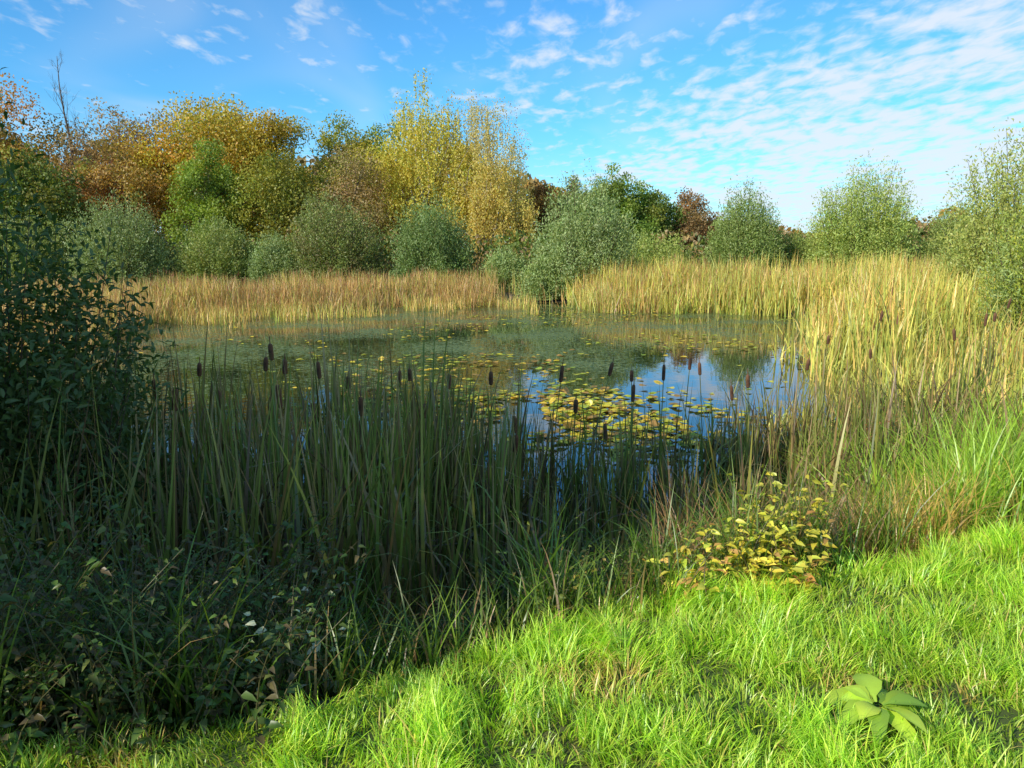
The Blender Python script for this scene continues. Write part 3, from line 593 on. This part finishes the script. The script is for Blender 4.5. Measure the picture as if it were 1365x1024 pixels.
for i in range(26):
    x=rng.uniform(-1.2,3.6); y=rng.uniform(2.0,4.4)
    if bank_s(x,y)>-.05: continue
    o=obj("fallen_leaf",lfm[rng.integers(5)],loc=(x,y,float(H(x,y))+.045+.03*rng.random()),scale=rng.uniform(.6,1.1)); o.rotation_euler=(rng.normal(0,.4),rng.normal(0,.4),rng.uniform(0,6.28)); tag(o,"brown fallen leaf lying on the grass","leaf","fallen leaves on the grass")
B("willow_shrub","dark leafy willow shrub leaning over the bank",-3.45,4.7,4.1,1.6,[(.08,.13,.045),(.1,.16,.055),(.13,.19,.075)],1150,60,L=.095,W=.027,mat=M_near,near=True,lo=.18,spread=.09,group="willow shrubs on the near shore")
B("willow_shrub","dark leafy willow shrub low on the bank",-2.9,3.3,1.9,1.15,[(.07,.11,.03),(.09,.14,.04)],420,44,L=.075,W=.025,mat=M_near,near=True,lo=.12,spread=.07,group="willow shrubs on the near shore")
# ------------------------------------------------------------ light, sky
AZ=math.radians(42); EL=math.radians(29)
ts=Vector((-math.cos(AZ)*math.cos(EL),-math.sin(AZ)*math.cos(EL),math.sin(EL)))
sl=bpy.data.lights.new("sun","SUN"); sl.energy=5.0; sl.angle=math.radians(.53); sl.color=(1,.92,.8)
so=bpy.data.objects.new("sun",sl); COL.objects.link(so); so.rotation_euler=(-ts).to_track_quat('-Z','Y').to_euler(); so.location=(0,0,30)
w=bpy.data.worlds.new("World"); scene.world=w; w.use_nodes=True; nt=w.node_tree; N=nt.nodes; L=nt.links; N.clear()
out=N.new("ShaderNodeOutputWorld"); bg=N.new("ShaderNodeBackground"); bg.inputs[1].default_value=.125; L.new(bg.outputs[0],out.inputs[0])
sky=N.new("ShaderNodeTexSky"); sky.sky_type='NISHITA'; sky.sun_disc=False; sky.sun_elevation=EL; sky.sun_rotation=math.atan2(ts.x,ts.y)%(2*math.pi); sky.air_density=1.0; sky.dust_density=.3; sky.ozone_density=2.0
tint=N.new("ShaderNodeVectorMath"); tint.operation='MULTIPLY'; tint.inputs[1].default_value=(.48,1.16,1.6); L.new(sky.outputs[0],tint.inputs[0])
tc=N.new("ShaderNodeTexCoord"); sx=N.new("ShaderNodeSeparateXYZ"); L.new(tc.outputs["Generated"],sx.inputs[0])
def M(op,a,b=None,c=None,clamp=False):
    n=N.new("ShaderNodeMath"); n.operation=op; n.use_clamp=clamp
    for i,v in enumerate([a,b,c]):
        if v is None: continue
        if isinstance(v,(int,float)): n.inputs[i].default_value=v
        else: L.new(v,n.inputs[i])
    return n.outputs[0]
def MR(v,a,b,c=0,d=1):
    n=N.new("ShaderNodeMapRange"); n.interpolation_type='SMOOTHSTEP'; L.new(v,n.inputs[0])
    for i,q in enumerate([a,b,c,d]): n.inputs[i+1].default_value=q
    return n.outputs[0]
zz=M('ADD',M('MAXIMUM',sx.outputs[2],0),.07)
u=M('DIVIDE',sx.outputs[0],zz); v=M('DIVIDE',sx.outputs[1],zz)
cb=N.new("ShaderNodeCombineXYZ"); L.new(u,cb.inputs[0]); L.new(v,cb.inputs[1])
mp=N.new("ShaderNodeMapping"); mp.inputs["Rotation"].default_value=(0,0,.5); mp.inputs["Scale"].default_value=(1,.5,1); L.new(cb.outputs[0],mp.inputs[0])
def NZ(sc,det,rough,vec,dist=0):
    n=N.new("ShaderNodeTexNoise"); n.inputs["Scale"].default_value=sc; n.inputs["Detail"].default_value=det; n.inputs["Roughness"].default_value=rough; n.inputs["Distortion"].default_value=dist; L.new(vec,n.inputs["Vector"]); return n.outputs[0]
fine=NZ(9.5,4,.55,mp.outputs[0],.3); mid=NZ(1.8,3,.55,mp.outputs[0],.4); low=NZ(.45,2,.5,cb.outputs[0])
line=M('MULTIPLY_ADD',sx.outputs[0],.3,.12)
below=MR(M('SUBTRACT',line,sx.outputs[2]),-.06,.06); rt=MR(sx.outputs[0],-.05,.3)
mask=M('MULTIPLY',below,rt)
cov=M('ADD',M('MULTIPLY',mask,.2),M('MULTIPLY',M('SUBTRACT',low,.56),.45))
dens_=M('ADD',M('ADD',M('MULTIPLY',fine,.68),M('MULTIPLY',mid,.32)),cov)
cl=MR(dens_,.47,.74,0,.88)
streak=MR(M('ADD',NZ(.8,3,.5,mp.outputs[0],1.0),M('MULTIPLY',M('SUBTRACT',low,.5),.4)),.48,.8,0,.36)
cl=M('MAXIMUM',cl,streak)
hz=MR(sx.outputs[2],.14,0.0,0,.5)
cl=M('MAXIMUM',cl,hz)
mx=N.new("ShaderNodeMixRGB"); L.new(cl,mx.inputs[0]); L.new(tint.outputs[0],mx.inputs[1]); mx.inputs[2].default_value=(6.6,7.1,7.7,1)
L.new(mx.outputs[0],bg.inputs[0])
# ------------------------------------------------------------ camera
cd=bpy.data.cameras.new("camera"); cam=bpy.data.objects.new("camera",cd); COL.objects.link(cam); scene.camera=cam
cam.location=(0,0,2.5); cam.rotation_euler=(math.radians(80),0,0); cd.sensor_width=36; cd.lens=27.2; cd.clip_end=4000; cd.clip_start=.05
scene.view_settings.view_transform='Standard'; scene.view_settings.look='None'; scene.view_settings.exposure=0
